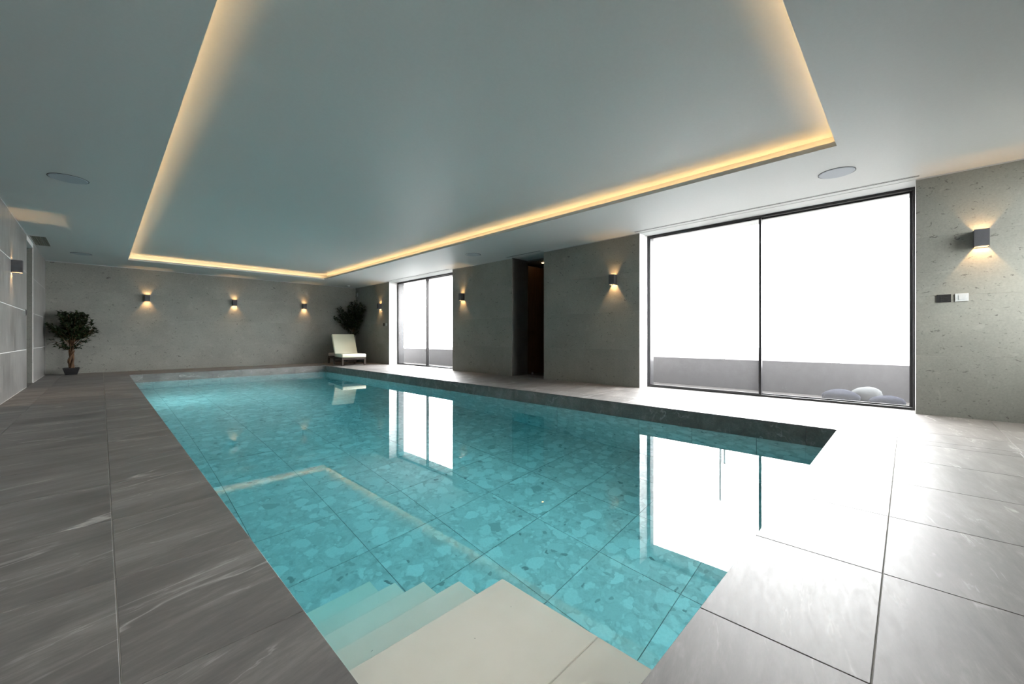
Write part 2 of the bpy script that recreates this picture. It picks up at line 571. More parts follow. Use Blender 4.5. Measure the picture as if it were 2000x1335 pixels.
# submerged entry steps: a landing and four treads going down along the left side
SX = 1.253
steps = empty('pool_steps', (PX0, PY0, ZB))
tag(steps, 'cream stone steps with a square landing under the water in the near pool corner', 'steps')
SD1, SR = 0.05, 0.28
edges = [1.29, 1.60, 1.92, 2.23, 2.56]
y_prev = PY0
for k, ye in enumerate(edges):
    zt = ZW - SD1 - k * SR
    lo = (PX0 + 0.001, SX, y_prev + (0.001 if k == 0 else 0.0), ye)
    if k == 0:
        # landing is two slabs with a hairline joint
        for a, b in ((PY0 + 0.001, 0.7955), (0.7962, ye)):
            o = box('landing_slab', lo[0], SX, a, b, zt - 0.03, zt, CREAM, None, 0.003)
            o.parent = steps; o.location -= steps.location
        o = box('landing_base', lo[0] + .004, SX - 0.006, PY0 + 0.002, ye - 0.006, ZB + 0.001, zt - 0.0305, CREAM)
        o.parent = steps; o.location -= steps.location
    else:
        o = box('tread', lo[0], SX, y_prev + 0.001, ye, zt - 0.03, zt, CREAM, None, 0.003)
        o.parent = steps; o.location -= steps.location
        o = box('riser', lo[0] + .004, SX - 0.006, y_prev + 0.002, ye - 0.006, ZB + 0.001, zt - 0.0305, CREAM)
        o.parent = steps; o.location -= steps.location
    y_prev = ye

# ------------------------------------------------------------------ walls
def slab_wall(name, label, plane, rects, mat, back, gmat, thick=0.018, joint=0.0008):
    """backing boxes + individual stone panels. plane: ('x', value, sign of the room side) ..."""
    w = struct(link(name, boxes_mesh(name, back, gmat), gmat), label)
    ax, val, sgn = plane
    for (a, b, z0, z1) in rects:
        j = joint / 2
        lo, hi = (val - thick, val) if sgn > 0 else (val, val + thick)
        if ax == 'x':
            box('wall_panel', lo, hi, a + j, b - j, z0 + j, z1 - j, mat, w)
        else:
            box('wall_panel', a + j, b - j, lo, hi, z0 + j, z1 - j, mat, w)
    return w

def grid(a, b, step, zs, first=None):
    cs = cuts(a, b, a if first is None else first, step)
    if len(cs) > 2 and cs[-1] - cs[-2] < 0.12:
        cs.pop(-2)
    return [(cs[i], cs[i + 1], zs[k], zs[k + 1]) for i in range(len(cs) - 1) for k in range(len(zs) - 1)]

ZS = [0.0, 0.655, 1.32, 1.985, ZC]
ZT = ZC + 0.35
th = 0.018
# window wall (right): four piers
piers = [(YN, W2[0]), (W2[1], DR[0]), (DR[1], W1[0]), (W1[1], YF)]
rects = []
for a, b in piers:
    rects += grid(a, b, 20, ZS)
back = [(XR + th + .0005, XR + RW, a + (0.0 if a == YN else 0.0), b, -0.02, ZT) for a, b in piers]
wall_right = slab_wall('wall_right', 'grey limestone wall with windows beside the pool', ('x', XR, -1), rects, STONE, back, BASEM)
# reveals of the doorway and the windows
for y, s, x1, m in ((DR[0], 1, XR + RW, STONE), (DR[1], -1, XR + RW, STONE)):
    box('reveal_panel', XR, x1, y - (0.004 if s > 0 else 0), y + (0.004 if s < 0 else 0), 0, ZC, m, wall_right)
for (a, b) in (W1, W2):
    box('reveal_panel', XR + 0.004, XG, a - 0.012, a + 0.001, 0, ZC, SCRW, wall_right)
    box('outer_reveal', XG + 0.12, XR + RW + 0.01, a - 0.012, a + 0.002, 0, ZC, BLACKM, wall_right)  # black colour stands in for the shade on the outer reveals
    box('reveal_panel', XR + 0.004, XG, b - 0.001, b + 0.012, 0, ZC, SCRW, wall_right)
    box('outer_reveal', XG + 0.12, XR + RW + 0.01, b - 0.002, b + 0.012, 0, ZC, BLACKM, wall_right)

# far wall
wall_far = slab_wall('wall_far', 'plain grey limestone end wall', ('y', YF, -1), grid(XL, XR, 20, ZS), STONE,
                     [(XL - 0.9, XR + RW, YF + th + .0005, YF + 0.3, -0.02, ZT)], BASEM)
# near wall (behind the camera), with two windows added to brighten the room
FILLW = ((-0.78, -0.24, 0.08, 2.57, 'narrow clear window added unseen behind the viewpoint for extra daylight'), (5.0, 6.2, 0.95, 2.57, 'high clear window added unseen behind the viewpoint for extra daylight'))
bk_, rc_ = [], []
edges_ = [XL] + [v for w_ in FILLW for v in w_[:2]] + [XR]
for a_, b_ in zip(edges_[::2], edges_[1::2]):
    rc_ += grid(a_, b_, 20, ZS)
    bk_.append((a_ - (0.9 if a_ == XL else 0), b_ + (RW if b_ == XR else 0), YN - 0.3, YN - th - .0005, -0.02, ZT))
for a_, b_, z0_, z1_, lab_ in FILLW:
    bk_ += [(a_, b_, YN - 0.3, YN, -0.02, z0_), (a_, b_, YN - 0.3, YN, z1_, ZT)]
wall_near = slab_wall('wall_near', 'grey limestone end wall behind the viewpoint', ('y', YN, 1), rc_, STONE, bk_, BASEM)
# left wall: polished pale panels with white joints
rects = grid(YN, DL[0], 2.64, ZS, DL[0] - 5 * 2.64) + grid(DL[1], YF, 2.64, ZS)
wall_left = slab_wall('wall_left', 'pale polished porcelain wall with white joints', ('x', XL, 1), rects, PORC,
                      [(XL - 0.3, XL - 0.0006, YN, DL[0] - 0.0005, -0.02, ZT), (XL - 0.3, XL - 0.0006, DL[1] + 0.0005, YF, -0.02, ZT),
                       (XL - 0.3, XL - 0.0006, DL[0], DL[1], 2.56, ZT)], WGROUT, 0.012, 0.008)
# the opening in the left wall leads into a short recess
rec = struct(link('wall_recess', boxes_mesh('wall_recess', [
    (XL - 1.3, XL - 0.3, DL[0] - 0.2, DL[0] - 0.001, -0.02, ZT),
    (XL - 1.3, XL - 0.3, DL[1] + 0.001, DL[1] + 0.2, -0.02, ZT),
    (XL - 1.3, XL - 0.9, DL[0] - 0.2, DL[1] + 0.2, -0.02, ZT),
    (XL - 0.9, XL - 0.3, DL[0], DL[1], 2.56, ZT)], STONE), STONE), 'dark recess behind the opening in the pale wall')
box('reveal_panel', XL - 0.9, XL - 0.012, DL[1] - 0.002, DL[1] + 0.0005, 0, 2.56, STONE, rec)

# lobby behind the doorway: dark, brown timber
LX0, LX1, LY0, LY1 = XR + RW, 9.2, 4.6, 7.4
lobby = struct(link('wall_lobby', boxes_mesh('wall_lobby', [
    (LX1, LX1 + 0.1, LY0 - 0.1, LY1 + 0.1, -0.1, ZT),
    (LX0, LX1, LY0 - 0.1, LY0, -0.1, ZT), (LX0, LX1, LY1, LY1 + 0.1, -0.1, ZT)], BWOOD), BWOOD), 'dark brown timber walls of the lobby through the doorway')
struct(link('floor_lobby', boxes_mesh('floor_lobby', [(LX0, LX1, LY0, LY1, -0.1, -0.002)], DWOOD), DWOOD), 'dark floor of the lobby')
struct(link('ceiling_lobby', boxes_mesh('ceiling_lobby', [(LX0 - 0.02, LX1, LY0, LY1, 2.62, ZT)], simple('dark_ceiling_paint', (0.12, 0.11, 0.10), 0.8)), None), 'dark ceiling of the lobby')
door = struct(empty('door_1', (LX0 + 0.06, DR[1] + 0.02, 0)), 'brown timber door standing open in the dark doorway')
o = box('door_leaf', LX0 + 0.05, LX0 + 0.93, DR[1] + 0.03, DR[1] + 0.07, 0.01, 2.55, BWOOD); o.parent = door; o.location -= door.location
stop = empty('door_stop', (XR + RW + 0.10, DR[1] - 0.06, 0))
tag(stop, 'small steel door stop on the floor of the dark doorway', 'door stop')
bm = bmesh.new(); bmesh.ops.create_cone(bm, cap_ends=True, segments=16, radius1=0.022, radius2=0.018, depth=0.05, matrix=Matrix.Translation((0, 0, 0.025)))
link('post', bm_done(bm, 'post', True), METG, stop)
bm = bmesh.new(); bmesh.ops.create_cone(bm, cap_ends=True, segments=16, radius1=0.024, radius2=0.024, depth=0.012, matrix=Matrix.Translation((0, 0, 0.056)))
link('rubber_ring', bm_done(bm, 'rubber_ring'), BLACKP, stop)

# ------------------------------------------------------------------ ceiling with raised tray and cove
OX0, OX1, OY0, OY1 = 0.43, 4.81, 0.474, 12.825
LIPH, SLOT, LIPT = 0.045, 0.13, 0.014
ZU = ZC + 0.145
ceil_rects = []
def ring(x0, x1, y0, y1, X0, X1, Y0, Y1, z0, z1):
    return [(X0, x0, Y0, Y1, z0, z1), (x1, X1, Y0, Y1, z0, z1), (x0, x1, Y0, y0, z0, z1), (x0, x1, y1, Y1, z0, z1)]
# soffit plate
ceil_rects += ring(OX0, OX1, OY0, OY1, XL - 0.31, XR + RW + 0.3, YN - 0.3, YF + 0.3, ZC, ZC + 0.012)
# lip upstand
ceil_rects += ring(OX0, OX1, OY0, OY1, OX0 - LIPT, OX1 + LIPT, OY0 - LIPT, OY1 + LIPT, ZC + 0.012, ZC + LIPH)
# back wall of the slot
ceil_rects += ring(OX0 - SLOT, OX1 + SLOT, OY0 - SLOT, OY1 + SLOT, OX0 - SLOT - 0.05, OX1 + SLOT + 0.05, OY0 - SLOT - 0.05, OY1 + SLOT + 0.05, ZC + 0.012, ZU)
# upper deck
ceil_rects.append((XL - 0.31, XR + RW + 0.3, YN - 0.3, YF + 0.3, ZU, ZU + 0.2))
ceiling = struct(link('ceiling', boxes_mesh('ceiling', ceil_rects, CEIL), CEIL), 'white plaster ceiling with a raised tray over the pool')

# thin white shadow-gap bead where walls meet the ceiling
def trim(k, x0, x1, y0, y1):
    struct(box('trim_%d' % k, x0, x1, y0, y1, ZC - 0.012, ZC - 0.0005, WHITEP), 'thin white bead along the top of the wall')
k = 1
for a, b in piers:
    trim(k, XR - 0.006, XR - 0.0005, a, b); k += 1
trim(k, XL + 0.01, XR - 0.01, YF - 0.006, YF - 0.0005); k += 1
trim(k, XL + 0.0005, XL + 0.006, YN, DL[0]); k += 1
trim(k, XL + 0.0005, XL + 0.006, DL[1], YF); k += 1

# LED strips hidden in the cove
def led(label, x0, x1, y0, y1):
    r = empty('led_strip', ((x0 + x1) / 2, (y0 + y1) / 2, ZC + 0.012))
    tag(r, label, 'light strip', 'cove light strips')
    z = ZC + 0.012
    o = box('profile', x0 - 0.004, x1 + 0.004, y0 - 0.004, y1 + 0.004, z + 0.0005, z + 0.006, METG); o.parent = r; o.location -= r.location
    o = box('diffuser', x0, x1, y0, y1, z + 0.0065, z + 0.012, LED); o.parent = r; o.location -= r.location
w = 0.012
c = 0.075
led('warm light strip in the ceiling cove along the window side of the tray', OX1 + c - w / 2, OX1 + c + w / 2, OY0, OY1)
led('warm light strip in the ceiling cove along the pale wall side of the tray', OX0 - c - w / 2, OX0 - c + w / 2, OY0, OY1)
led('warm light strip in the ceiling cove at the far end of the tray', OX0, OX1, OY1 + c - w / 2, OY1 + c + w / 2)
led('warm light strip in the ceiling cove at the near end of the tray', OX0, OX1, OY0 - c - w / 2, OY0 - c + w / 2)

# ------------------------------------------------------------------ windows
def window(name, y0, y1, label, overlap):
    w = struct(empty(name, (XG, y0, 0)), label)
    ym = (y0 + y1) / 2 + overlap
    def add(n, x0, x1, a, b, z0, z1, m, bev=0.0):
        o = box(n, x0, x1, a, b, z0, z1, m, None, bev)
        o.parent = w; o.location -= w.location
        return o
    ztop = ZC - 0.01
    # outer frame
    add('frame_sill', XG, XG + 0.12, y0, y1, 0.002, 0.028, BLACKM, 0.002)
    add('frame_head', XG, XG + 0.12, y0, y1, ztop - 0.026, ztop + 0.01, BLACKM, 0.002)
    add('frame_jamb', XG, XG + 0.12, y0, y0 + 0.022, 0.028, ztop - 0.026, BLACKM, 0.002)
    add('frame_jamb', XG, XG + 0.12, y1 - 0.022, y1, 0.028, ztop - 0.026, BLACKM, 0.002)
    # two sliding sashes on two tracks
    for (a, b, x) in ((y0 + 0.018, ym + 0.018, XG + 0.062), (ym - 0.018, y1 - 0.018, XG + 0.012)):
        s = 0.032
        add('sash_stile', x, x + 0.04, a, a + s, 0.026, ztop - 0.024, BLACKM, 0.002)
        add('sash_stile', x, x + 0.04, b - s, b, 0.026, ztop - 0.024, BLACKM, 0.002)
        add('sash_rail', x, x + 0.04, a + s, b - s, 0.026, 0.042, BLACKM)
        add('sash_rail', x, x + 0.04, a + s, b - s, ztop - 0.045, ztop - 0.024, BLACKM)
        add('pane', x + 0.019, x + 0.023, a + s, b - s, 0.042, ztop - 0.045, PANE)
    return w
window('window_1', W2[0], W2[1], 'tall frosted sliding window near the viewpoint, black frame', -0.06)
window('window_2', W1[0], W1[1], 'tall frosted sliding window near the far corner, black frame', 0.0)
for (a, b) in (W1, W2):
    struct(box('trim_%d' % k, XR, XG + 0.2, a, b, ZC - 0.004, ZC - 0.0005, CEIL), 'white soffit over the window'); k += 1

CLEAR, nt_, out_ = new_mat('clear_glass')
tb_ = N(nt_, 'ShaderNodeBsdfTransparent'); tb_.inputs[0].default_value = (0.92, 0.94, 0.93, 1)
L(nt_, tb_.outputs[0], out_.inputs[0])
for wk_, (a_, b_, z0_, z1_, lab_) in enumerate(FILLW):  # out-of-view windows, added to let in more daylight
    wn = struct(empty('window_%d' % (3 + wk_), (a_, YN - 0.15, z0_)), lab_)
    for nm_, r_, m_ in (('frame_stile', (a_, a_ + 0.04, YN - 0.18, YN - 0.12, z0_, z1_), BLACKM), ('frame_stile', (b_ - 0.04, b_, YN - 0.18, YN - 0.12, z0_, z1_), BLACKM),
                        ('frame_rail', (a_ + 0.04, b_ - 0.04, YN - 0.18, YN - 0.12, z0_, z0_ + 0.04), BLACKM), ('frame_rail', (a_ + 0.04, b_ - 0.04, YN - 0.18, YN - 0.12, z1_ - 0.04, z1_), BLACKM),
                        ('pane', (a_ + 0.04, b_ - 0.04, YN - 0.152, YN - 0.148, z0_ + 0.04, z1_ - 0.04), CLEAR)):
        o = box(nm_, *r_, m_); o.parent = wn; o.location -= wn.location

# outside: paving, low parapet, pale screen
struct(link('ground', boxes_mesh('ground', [(XR + RW, 7.75, YN, 4.4, -0.12, -0.03), (XR + RW, 7.75, 7.6, 30, -0.12, -0.03)], DPAVE), None), 'dark paving strip between the frosted windows and the parapet')
struct(link('ground_garden', boxes_mesh('ground_garden', [(7.95, 40, -14, 30, -0.12, -0.03), (-12, 7.95, -14, YN - 0.31, -0.12, -0.03)], PAVE), None), 'dark gravel garden ground outside')
struct(link('wall_parapet', boxes_mesh('wall_parapet', [(7.75, 7.95, -14, 4.45, -0.03, 0.475), (7.75, 7.95, 7.55, 30, -0.03, 0.475)], PARA), None), 'low grey parapet behind the frosted glass')
# pale screen panels standing on the parapet
for (a, b, zt, lab) in ((2.40, 4.3, 1.70, 'tall pale screen standing on the parapet behind the left pane of the near window'),
                        (0.80, 2.36, 1.02, 'low pale screen on the parapet behind the middle of the near window'),
                        (-1.2, 0.76, 0.98, 'low pale screen on the parapet behind the right pane of the near window'),
                        (9.5, 14.5, 1.42, 'pale screen standing on the parapet behind the far window')):
    s = empty('screen', (7.85, (a + b) / 2, 0.475))
    tag(s, lab, 'screen', 'pale screens outside')
    for nm, r, m in (('panel', (7.83, 7.87, a + 0.03, b - 0.03, 0.56, zt), SCRG), ('post', (7.82, 7.88, a, a + 0.03, 0.475, zt + 0.01), SCRW), ('post', (7.82, 7.88, b - 0.03, b, 0.475, zt + 0.01), SCRW)):
        o = box(nm, *r, m); o.parent = s; o.location -= s.location

def blob(name, loc, r, mat, label, cat, seed):
    rnd = random.Random(seed)
    bm = bmesh.new()
    bmesh.ops.create_icosphere(bm, subdivisions=3, radius=1.0)
    for v in bm.verts:
        n = 1 + 0.12 * math.sin(3.1 * v.co.x + seed) * math.cos(2.7 * v.co.y + seed) + 0.03 * rnd.random()
        v.co = Vector((v.co.x * r[0] * n, v.co.y * r[1] * n, max(-0.75, v.co.z * n) * r[2]))
    o = link(name, bm_done(bm, name, True), mat, None, loc)
    tag(o, label, cat)
SACKM = simple('pale_sackcloth', (0.075, 0.08, 0.082), 0.9, 0.03)
ROCKM = simple('blue_grey_rock', (0.014, 0.016, 0.024), 0.9, 0.03, gscale=9)
blob('boulder', (7.15, 0.66, -0.03 + 0.75 * 0.10), (0.14, 0.20, 0.10), ROCKM, 'dark blurred boulder outside the right pane, nearer the window mullion', 'boulder', 3)
blob('boulder', (7.12, 0.20, -0.03 + 0.75 * 0.08), (0.13, 0.17, 0.08), ROCKM, 'smaller dark blurred boulder outside the right pane, nearer the wall', 'boulder', 5)
blob('sandbag', (7.42, 0.42, 0.12 + 0.75 * 0.12 - 0.15), (0.13, 0.17, 0.12), SACKM, 'white blurred sack outside the right pane behind the dark boulders', 'sack', 8)

# ------------------------------------------------------------------ wall lamps (hollow up-and-down boxes)
def tube_mesh(name, wd, dp, ht, th, mat):
    """square tube, axis Z, back at y=0, front at y=-dp"""
    bm = bmesh.new()
    bm_box(bm, -wd / 2, wd / 2, -dp, -dp + th, -ht / 2, ht / 2)
    bm_box(bm, -wd / 2, wd / 2, -th, 0, -ht / 2, ht / 2)
    bm_box(bm, -wd / 2, -wd / 2 + th, -dp + th, -th, -ht / 2, ht / 2)
    bm_box(bm, wd / 2 - th, wd / 2, -dp + th, -th, -ht / 2, ht / 2)
    me = bm_done(bm, name); me.materials.append(mat)
    return me
LW, LD, LH = 0.105, 0.105, 0.176
lamp_body = tube_mesh('body', LW, LD, LH, 0.005, LAMPM)
bm = bmesh.new(); bm_box(bm, -LW / 2 + .005, LW / 2 - .005, -LD + .005, -.005, -0.003, 0.003)
lamp_plate = bm_done(bm, 'divider'); lamp_plate.materials.append(LAMPM)
bm = bmesh.new(); bmesh.ops.create_uvsphere(bm, u_segments=4, v_segments=2, radius=0.0065)
lamp_bulb = bm_done(bm, 'bulb', True); lamp_bulb.materials.append(BULB)
lamp_bulb_up = lamp_bulb.copy(); lamp_bulb_up.materials[0] = BULBU
def wall_lamp(loc, rz, label):
    r = empty('wall_lamp', loc, rz)
    tag(r, label, 'wall lamp', 'square up and down wall lamps')
    link('body', lamp_body, None, r)
    link('divider', lamp_plate, None, r)
    link('bulb', lamp_bulb_up, None, r, (0, -LD * 0.5, 0.016))
    link('bulb', lamp_bulb, None, r, (0, -LD * 0.5, -0.016))
ZL = 1.893
rz = -math.pi / 2     # local -y (front) -> world -x
for y, lab in ((-0.545, 'charcoal box wall lamp above the switches right of the near window'),
               (3.766, 'charcoal box wall lamp between the doorway and the near window'),
               (8.09, 'charcoal box wall lamp between the far window and the doorway'),
               (12.42, 'charcoal box wall lamp between the far window and the far corner plant')):
    wall_lamp((XR - 0.0005, y, ZL), rz, lab)
for x, lab in ((0.84, 'first charcoal box wall lamp on the end wall, nearest the bushy plant'),
               (2.765, 'middle charcoal box wall lamp on the end wall'),
               (4.70, 'third charcoal box wall lamp on the end wall, nearest the lounger')):
    wall_lamp((x, YF - 0.0005, ZL), 0.0, lab)
wall_lamp((XL + 0.0005, 9.235, ZL), math.pi / 2, 'charcoal box wall lamp on the pale polished wall')

# ------------------------------------------------------------------ ceiling fittings
def cyl(bm, r, z0, z1, seg=48, r2=None):
    bmesh.ops.create_cone(bm, cap_ends=True, segments=seg, radius1=r, radius2=r if r2 is None else r2, depth=z1 - z0, matrix=Matrix.Translation((0, 0, (z0 + z1) / 2)))
def speaker(x, y, label):
    r = empty('ceiling_speaker', (x, y, ZC))
    tag(r, label, 'speaker', 'round ceiling speakers')
    bm = bmesh.new(); cyl(bm, 0.163, -0.003, -0.0005); link('shadow_ring', bm_done(bm, 'shadow_ring'), DARK, r)
    bm = bmesh.new(); cyl(bm, 0.150, -0.008, -0.0031, 48, 0.157); link('grille', bm_done(bm, 'grille'), SPKM, r)
speaker(5.595, 0.552, 'round grey ceiling speaker over the deck by the near window')
speaker(-0.26, 6.745, 'round grey ceiling speaker over the deck beside the pale wall, larger in view')
speaker(5.62, 6.69, 'round grey ceiling speaker in front of the doorway')
speaker(-0.30, 12.6, 'round grey ceiling speaker above the bushy plant corner, faint')
r = empty('smoke_detector', (5.95, 13.75, ZC)); tag(r, 'small white smoke detector on the ceiling above the lounger', 'smoke detector')
bm = bmesh.new(); cyl(bm, 0.075, -0.012, -0.0005, 32); link('base', bm_done(bm, 'base'), WHITEP, r)
bm = bmesh.new(); cyl(bm, 0.045, -0.036, -0.012, 32, 0.062); link('cover', bm_done(bm, 'cover', True), WHITEP, r)

# perforated air grille by the left wall
gx0, gx1, gy0, gy1 = -0.895, -0.685, 10.95, 12.0
vent = empty('air_vent', ((gx0 + gx1) / 2, (gy0 + gy1) / 2, ZC)); tag(vent, 'dark perforated air grille in the ceiling above the wall opening', 'air vent')
o = box('backing', gx0 + 0.012, gx1 - 0.012, gy0 + 0.012, gy1 - 0.012, ZC - 0.002, ZC - 0.0005, DARK); o.parent = vent; o.location -= vent.location
me = boxes_mesh('frame', [(gx0, gx0 + 0.012, gy0, gy1, -0.006, -0.0005), (gx1 - 0.012, gx1, gy0, gy1, -0.006, -0.0005), (gx0 + 0.012, gx1 - 0.012, gy0, gy0 + 0.012, -0.006, -0.0005), (gx0 + 0.012, gx1 - 0.012, gy1 - 0.012, gy1, -0.006, -0.0005)], METG)
o = link('frame', me, None, vent, (-vent.location.x, -vent.location.y, 0))
VM = simple('olive_vent_metal', (0.16, 0.165, 0.13), 0.5)
n = 24
bars = [(gx0 + 0.012, gx1 - 0.012, gy0 + 0.012 + (gy1 - gy0 - 0.024) * (i + 0.3) / n, gy0 + 0.012 + (gy1 - gy0 - 0.024) * (i + 0.7) / n, -0.005, -0.0022) for i in range(n)]
for bq in bars:
    o = box('slat', bq[0], bq[1], bq[2], bq[3], ZC + bq[4], ZC + bq[5], VM); o.parent = vent; o.location -= vent.location
nb = 7
for i in range(nb):
    xx = gx0 + 0.012 + (gx1 - gx0 - 0.024) * (i + 0.5) / nb
    o = box('cross_bar', xx - 0.006, xx + 0.006, gy0 + 0.012, gy1 - 0.012, ZC - 0.0021 - 0.0028, ZC - 0.0021, VM); o.parent = vent; o.location -= vent.location

# twin-slot linear diffusers
def slot(y0, y1, x, label):
    r = empty('slot_diffuser', (x, (y0 + y1) / 2, ZC)); tag(r, label, 'air diffuser', 'linear slot diffusers')
    o = box('profile', x - 0.026, x + 0.026, y0, y1, ZC - 0.0025, ZC - 0.0005, CEIL); o.parent = r; o.location -= r.location
    for dx in (-0.012, 0.012):
        o = box('slot', x + dx - 0.006, x + dx + 0.006, y0 + 0.004, y1 - 0.004, ZC - 0.0032, ZC - 0.0026, DARK); o.parent = r; o.location -= r.location
slot(W2[0] - 0.03, W2[1] + 0.03, 6.335, 'twin black slot diffuser in the ceiling along the near window')
slot(W1[0] + 0.02, W1[1] - 0.02, 6.36, 'twin black slot diffuser in the ceiling along the far window')
slot(DR[0] - 0.02, DR[1] + 0.05, 6.33, 'short twin slot diffuser in the ceiling at the doorway')

# downlight in the lobby
r = empty('downlight', (7.26, 6.10, 2.62)); tag(r, 'small warm recessed downlight in the dark doorway ceiling', 'downlight')
bm = bmesh.new(); cyl(bm, 0.05, -0.006, -0.0005, 32); link('bezel', bm_done(bm, 'bezel'), BLACKM, r)
bm = bmesh.new(); cyl(bm, 0.040, -0.012, -0.0061, 12); link('lens', bm_done(bm, 'lens'), DOWN, r)

# ------------------------------------------------------------------ switches, sensors
def plate(name, x, y, z, wd, ht, mat, face, label, cat, n=-1, inner=None, keys=0):
    """plate on the long wall at x; face = -1 looks to -x, +1 looks to +x"""
    r = empty(name, (x, y, z)); tag(r, label, cat)
    def add(nm, d0, d1, a, b, z0, z1, m, bev=0.0):
        xs = sorted((x + face * d0, x + face * d1))
        o = box(nm, xs[0], xs[1], a, b, z0, z1, m, None, bev); o.parent = r; o.location -= r.location
        return o
    add('plate', 0.0005, 0.009, y - wd / 2, y + wd / 2, z - ht / 2, z + ht / 2, mat, 0.0015)
    if inner == 'rocker':
        add('rocker_frame', 0.0091, 0.0102, y - wd * 0.27, y + wd * 0.27, z - ht * 0.27, z + ht * 0.27, SPKM)
        add('rocker', 0.0103, 0.0125, y - wd * 0.25, y + wd * 0.25, z - ht * 0.25, z + ht * 0.25, mat, 0.001)
    elif inner == 'keys':
        for i in range(3):
            for j in range(2):
                yy = y + (j - 0.5) * wd * 0.3; zz = z + (i - 1) * ht * 0.25
                add('key', 0.0091, 0.0108, yy - wd * 0.11, yy + wd * 0.11, zz - ht * 0.08, zz + ht * 0.08, DARK)
    elif inner == 'dome':
        add('lens', 0.0091, 0.03, y - wd * 0.35, y + wd * 0.35, z - ht * 0.1, z + ht * 0.35, SPKM, 0.006)
    elif inner == 'screen':
        add('screen', 0.0091, 0.010, y - wd * 0.38, y + wd * 0.38, z - ht * 0.38, z + ht * 0.38, DARK)
    return r
plate('control_panel', XR, -0.281, 1.289, 0.108, 0.085, BLACKP, -1, 'black keypad plate on the wall right of the near window', 'control panel', inner='keys')
plate('light_switch', XR, -0.412, 1.291, 0.098, 0.085, WHITEP, -1, 'white rocker light switch beside the black keypad plate', 'light switch', inner='rocker')
plate('control_panel', XR, 12.19, 1.285, 0.105, 0.105, BLACKP, -1, 'black thermostat plate on the wall left of the far window', 'control panel', inner='screen')
plate('light_switch', XR, 12.03, 1.285, 0.09, 0.085, WHITEP, -1, 'pale light switch between the thermostat plate and the far window', 'light switch', inner='rocker')
plate('control_panel', XL, 10.78, 1.29, 0.10, 0.10, BLACKP, 1, 'black control plate at the edge of the opening in the pale wall', 'control panel', inner='screen')
plate('motion_sensor', XR, 14.13, 2.40, 0.075, 0.13, WHITEP, -1, 'small white motion sensor high in the far corner above the tall plant', 'motion sensor', inner='dome')

# ------------------------------------------------------------------ sun lounger
def rounded(name, x0, x1, y0, y1, z0, z1, rad, mat, parent, seg=3):
    bm = bmesh.new()
    bm_box(bm, -(x1 - x0) / 2, (x1 - x0) / 2, -(y1 - y0) / 2, (y1 - y0) / 2, -(z1 - z0) / 2, (z1 - z0) / 2)
    bmesh.ops.bevel(bm, geom=bm.edges[:], offset=rad, segments=seg, affect='EDGES', profile=0.5)
    me = bm_done(bm, name, True)
    return link(name, me, mat, parent, ((x0 + x1) / 2, (y0 + y1) / 2, (z0 + z1) / 2))
lg = empty('sun_lounger', (5.46, 12.18, 0), math.radians(-8))
tag(lg, 'dark wooden sun lounger with cream cushions and raised backrest in the far corner', 'sun lounger')
WH, LG = 0.355, 1.74
zr = 0.245
def lbox(n, *r, m=DWOOD, bev=0.003):
    return box(n, *r, m, lg, bev)
for sx in (-1, 1):
    lbox('side_rail', sx * WH - 0.025 * (sx > 0) * 2 * 0 - (0.05 if sx > 0 else 0), sx * WH + (0.05 if sx < 0 else 0), 0.0, LG, zr - 0.06, zr)
    for yy in (0.0, 1.0, LG - 0.05):
        lbox('leg', sx * WH - (0.05 if sx > 0 else 0), sx * WH + (0.05 if sx < 0 else 0), yy, yy + 0.05, 0.0, zr - 0.061)
lbox('end_rail', -WH + 0.05, WH - 0.05, 0.0, 0.035, zr - 0.06, zr)
lbox('end_rail', -WH + 0.05, WH - 0.05, LG - 0.035, LG, zr - 0.06, zr)
for i in range(9):
    yy = 0.06 + i * 0.095
    lbox('slat', -WH + 0.05, WH - 0.05, yy, yy + 0.06, zr - 0.022, zr - 0.002)
lbox('stretcher', -WH + 0.05, WH - 0.05, 1.01, 1.04, 0.08, 0.12)
lbox('storage_box', -0.06, 0.22, 0.62, 0.95, 0.09, 0.17)
rounded('seat_cushion', -WH - 0.005, WH + 0.005, -0.025, 0.90, zr + 0.002, zr + 0.112, 0.03, CUSH, lg)
# raised backrest: frame + cushion, tilted
br = empty('backrest', (0, 0.92, zr + 0.01)); br.parent = lg
br.rotation_euler = (math.radians(57), 0, 0)
bk = boxes_mesh('backrest_frame', [(-WH + 0.055, -WH + 0.095, 0, 0.72, 0, 0.03), (WH - 0.095, WH - 0.055, 0, 0.72, 0, 0.03)] + [(-WH + 0.095, WH - 0.095, 0.03 + i * 0.095, 0.09 + i * 0.095, 0.004, 0.024) for i in range(7)], DWOOD)
link('backrest_frame', bk, None, br)
rounded('back_cushion', -WH, WH, 0.03, 0.79, 0.032, 0.132, 0.03, CUSH, br)
for sx in (-0.185, 0.185):
    link('prop', box_mesh('prop', 0.03, 0.03, 0.42, DWOOD), None, lg, (sx, 1.37, zr + 0.185), (math.radians(14), 0, 0))
# rolled towel on the rear of the frame
bm = bmesh.new()
bmesh.ops.create_cone(bm, cap_ends=True, segments=24, radius1=0.055, radius2=0.055, depth=0.28)
for v in bm.verts:
    v.co.x *= 1.0 + 0.05 * math.sin(9 * v.co.z)
bmesh.ops.bevel(bm, geom=[ed for ed in bm.edges if abs(ed.verts[0].co.z - ed.verts[1].co.z) < 1e-4], offset=0.012, segments=2, affect='EDGES')
tw = link('towel', bm_done(bm, 'towel', True), TOWEL, None, (5.47, 13.83, zr + 0.056), (0, math.pi / 2, math.radians(-8)))
tag(tw, 'pale rolled towel on the rear frame of the lounger behind its backrest', 'towel')

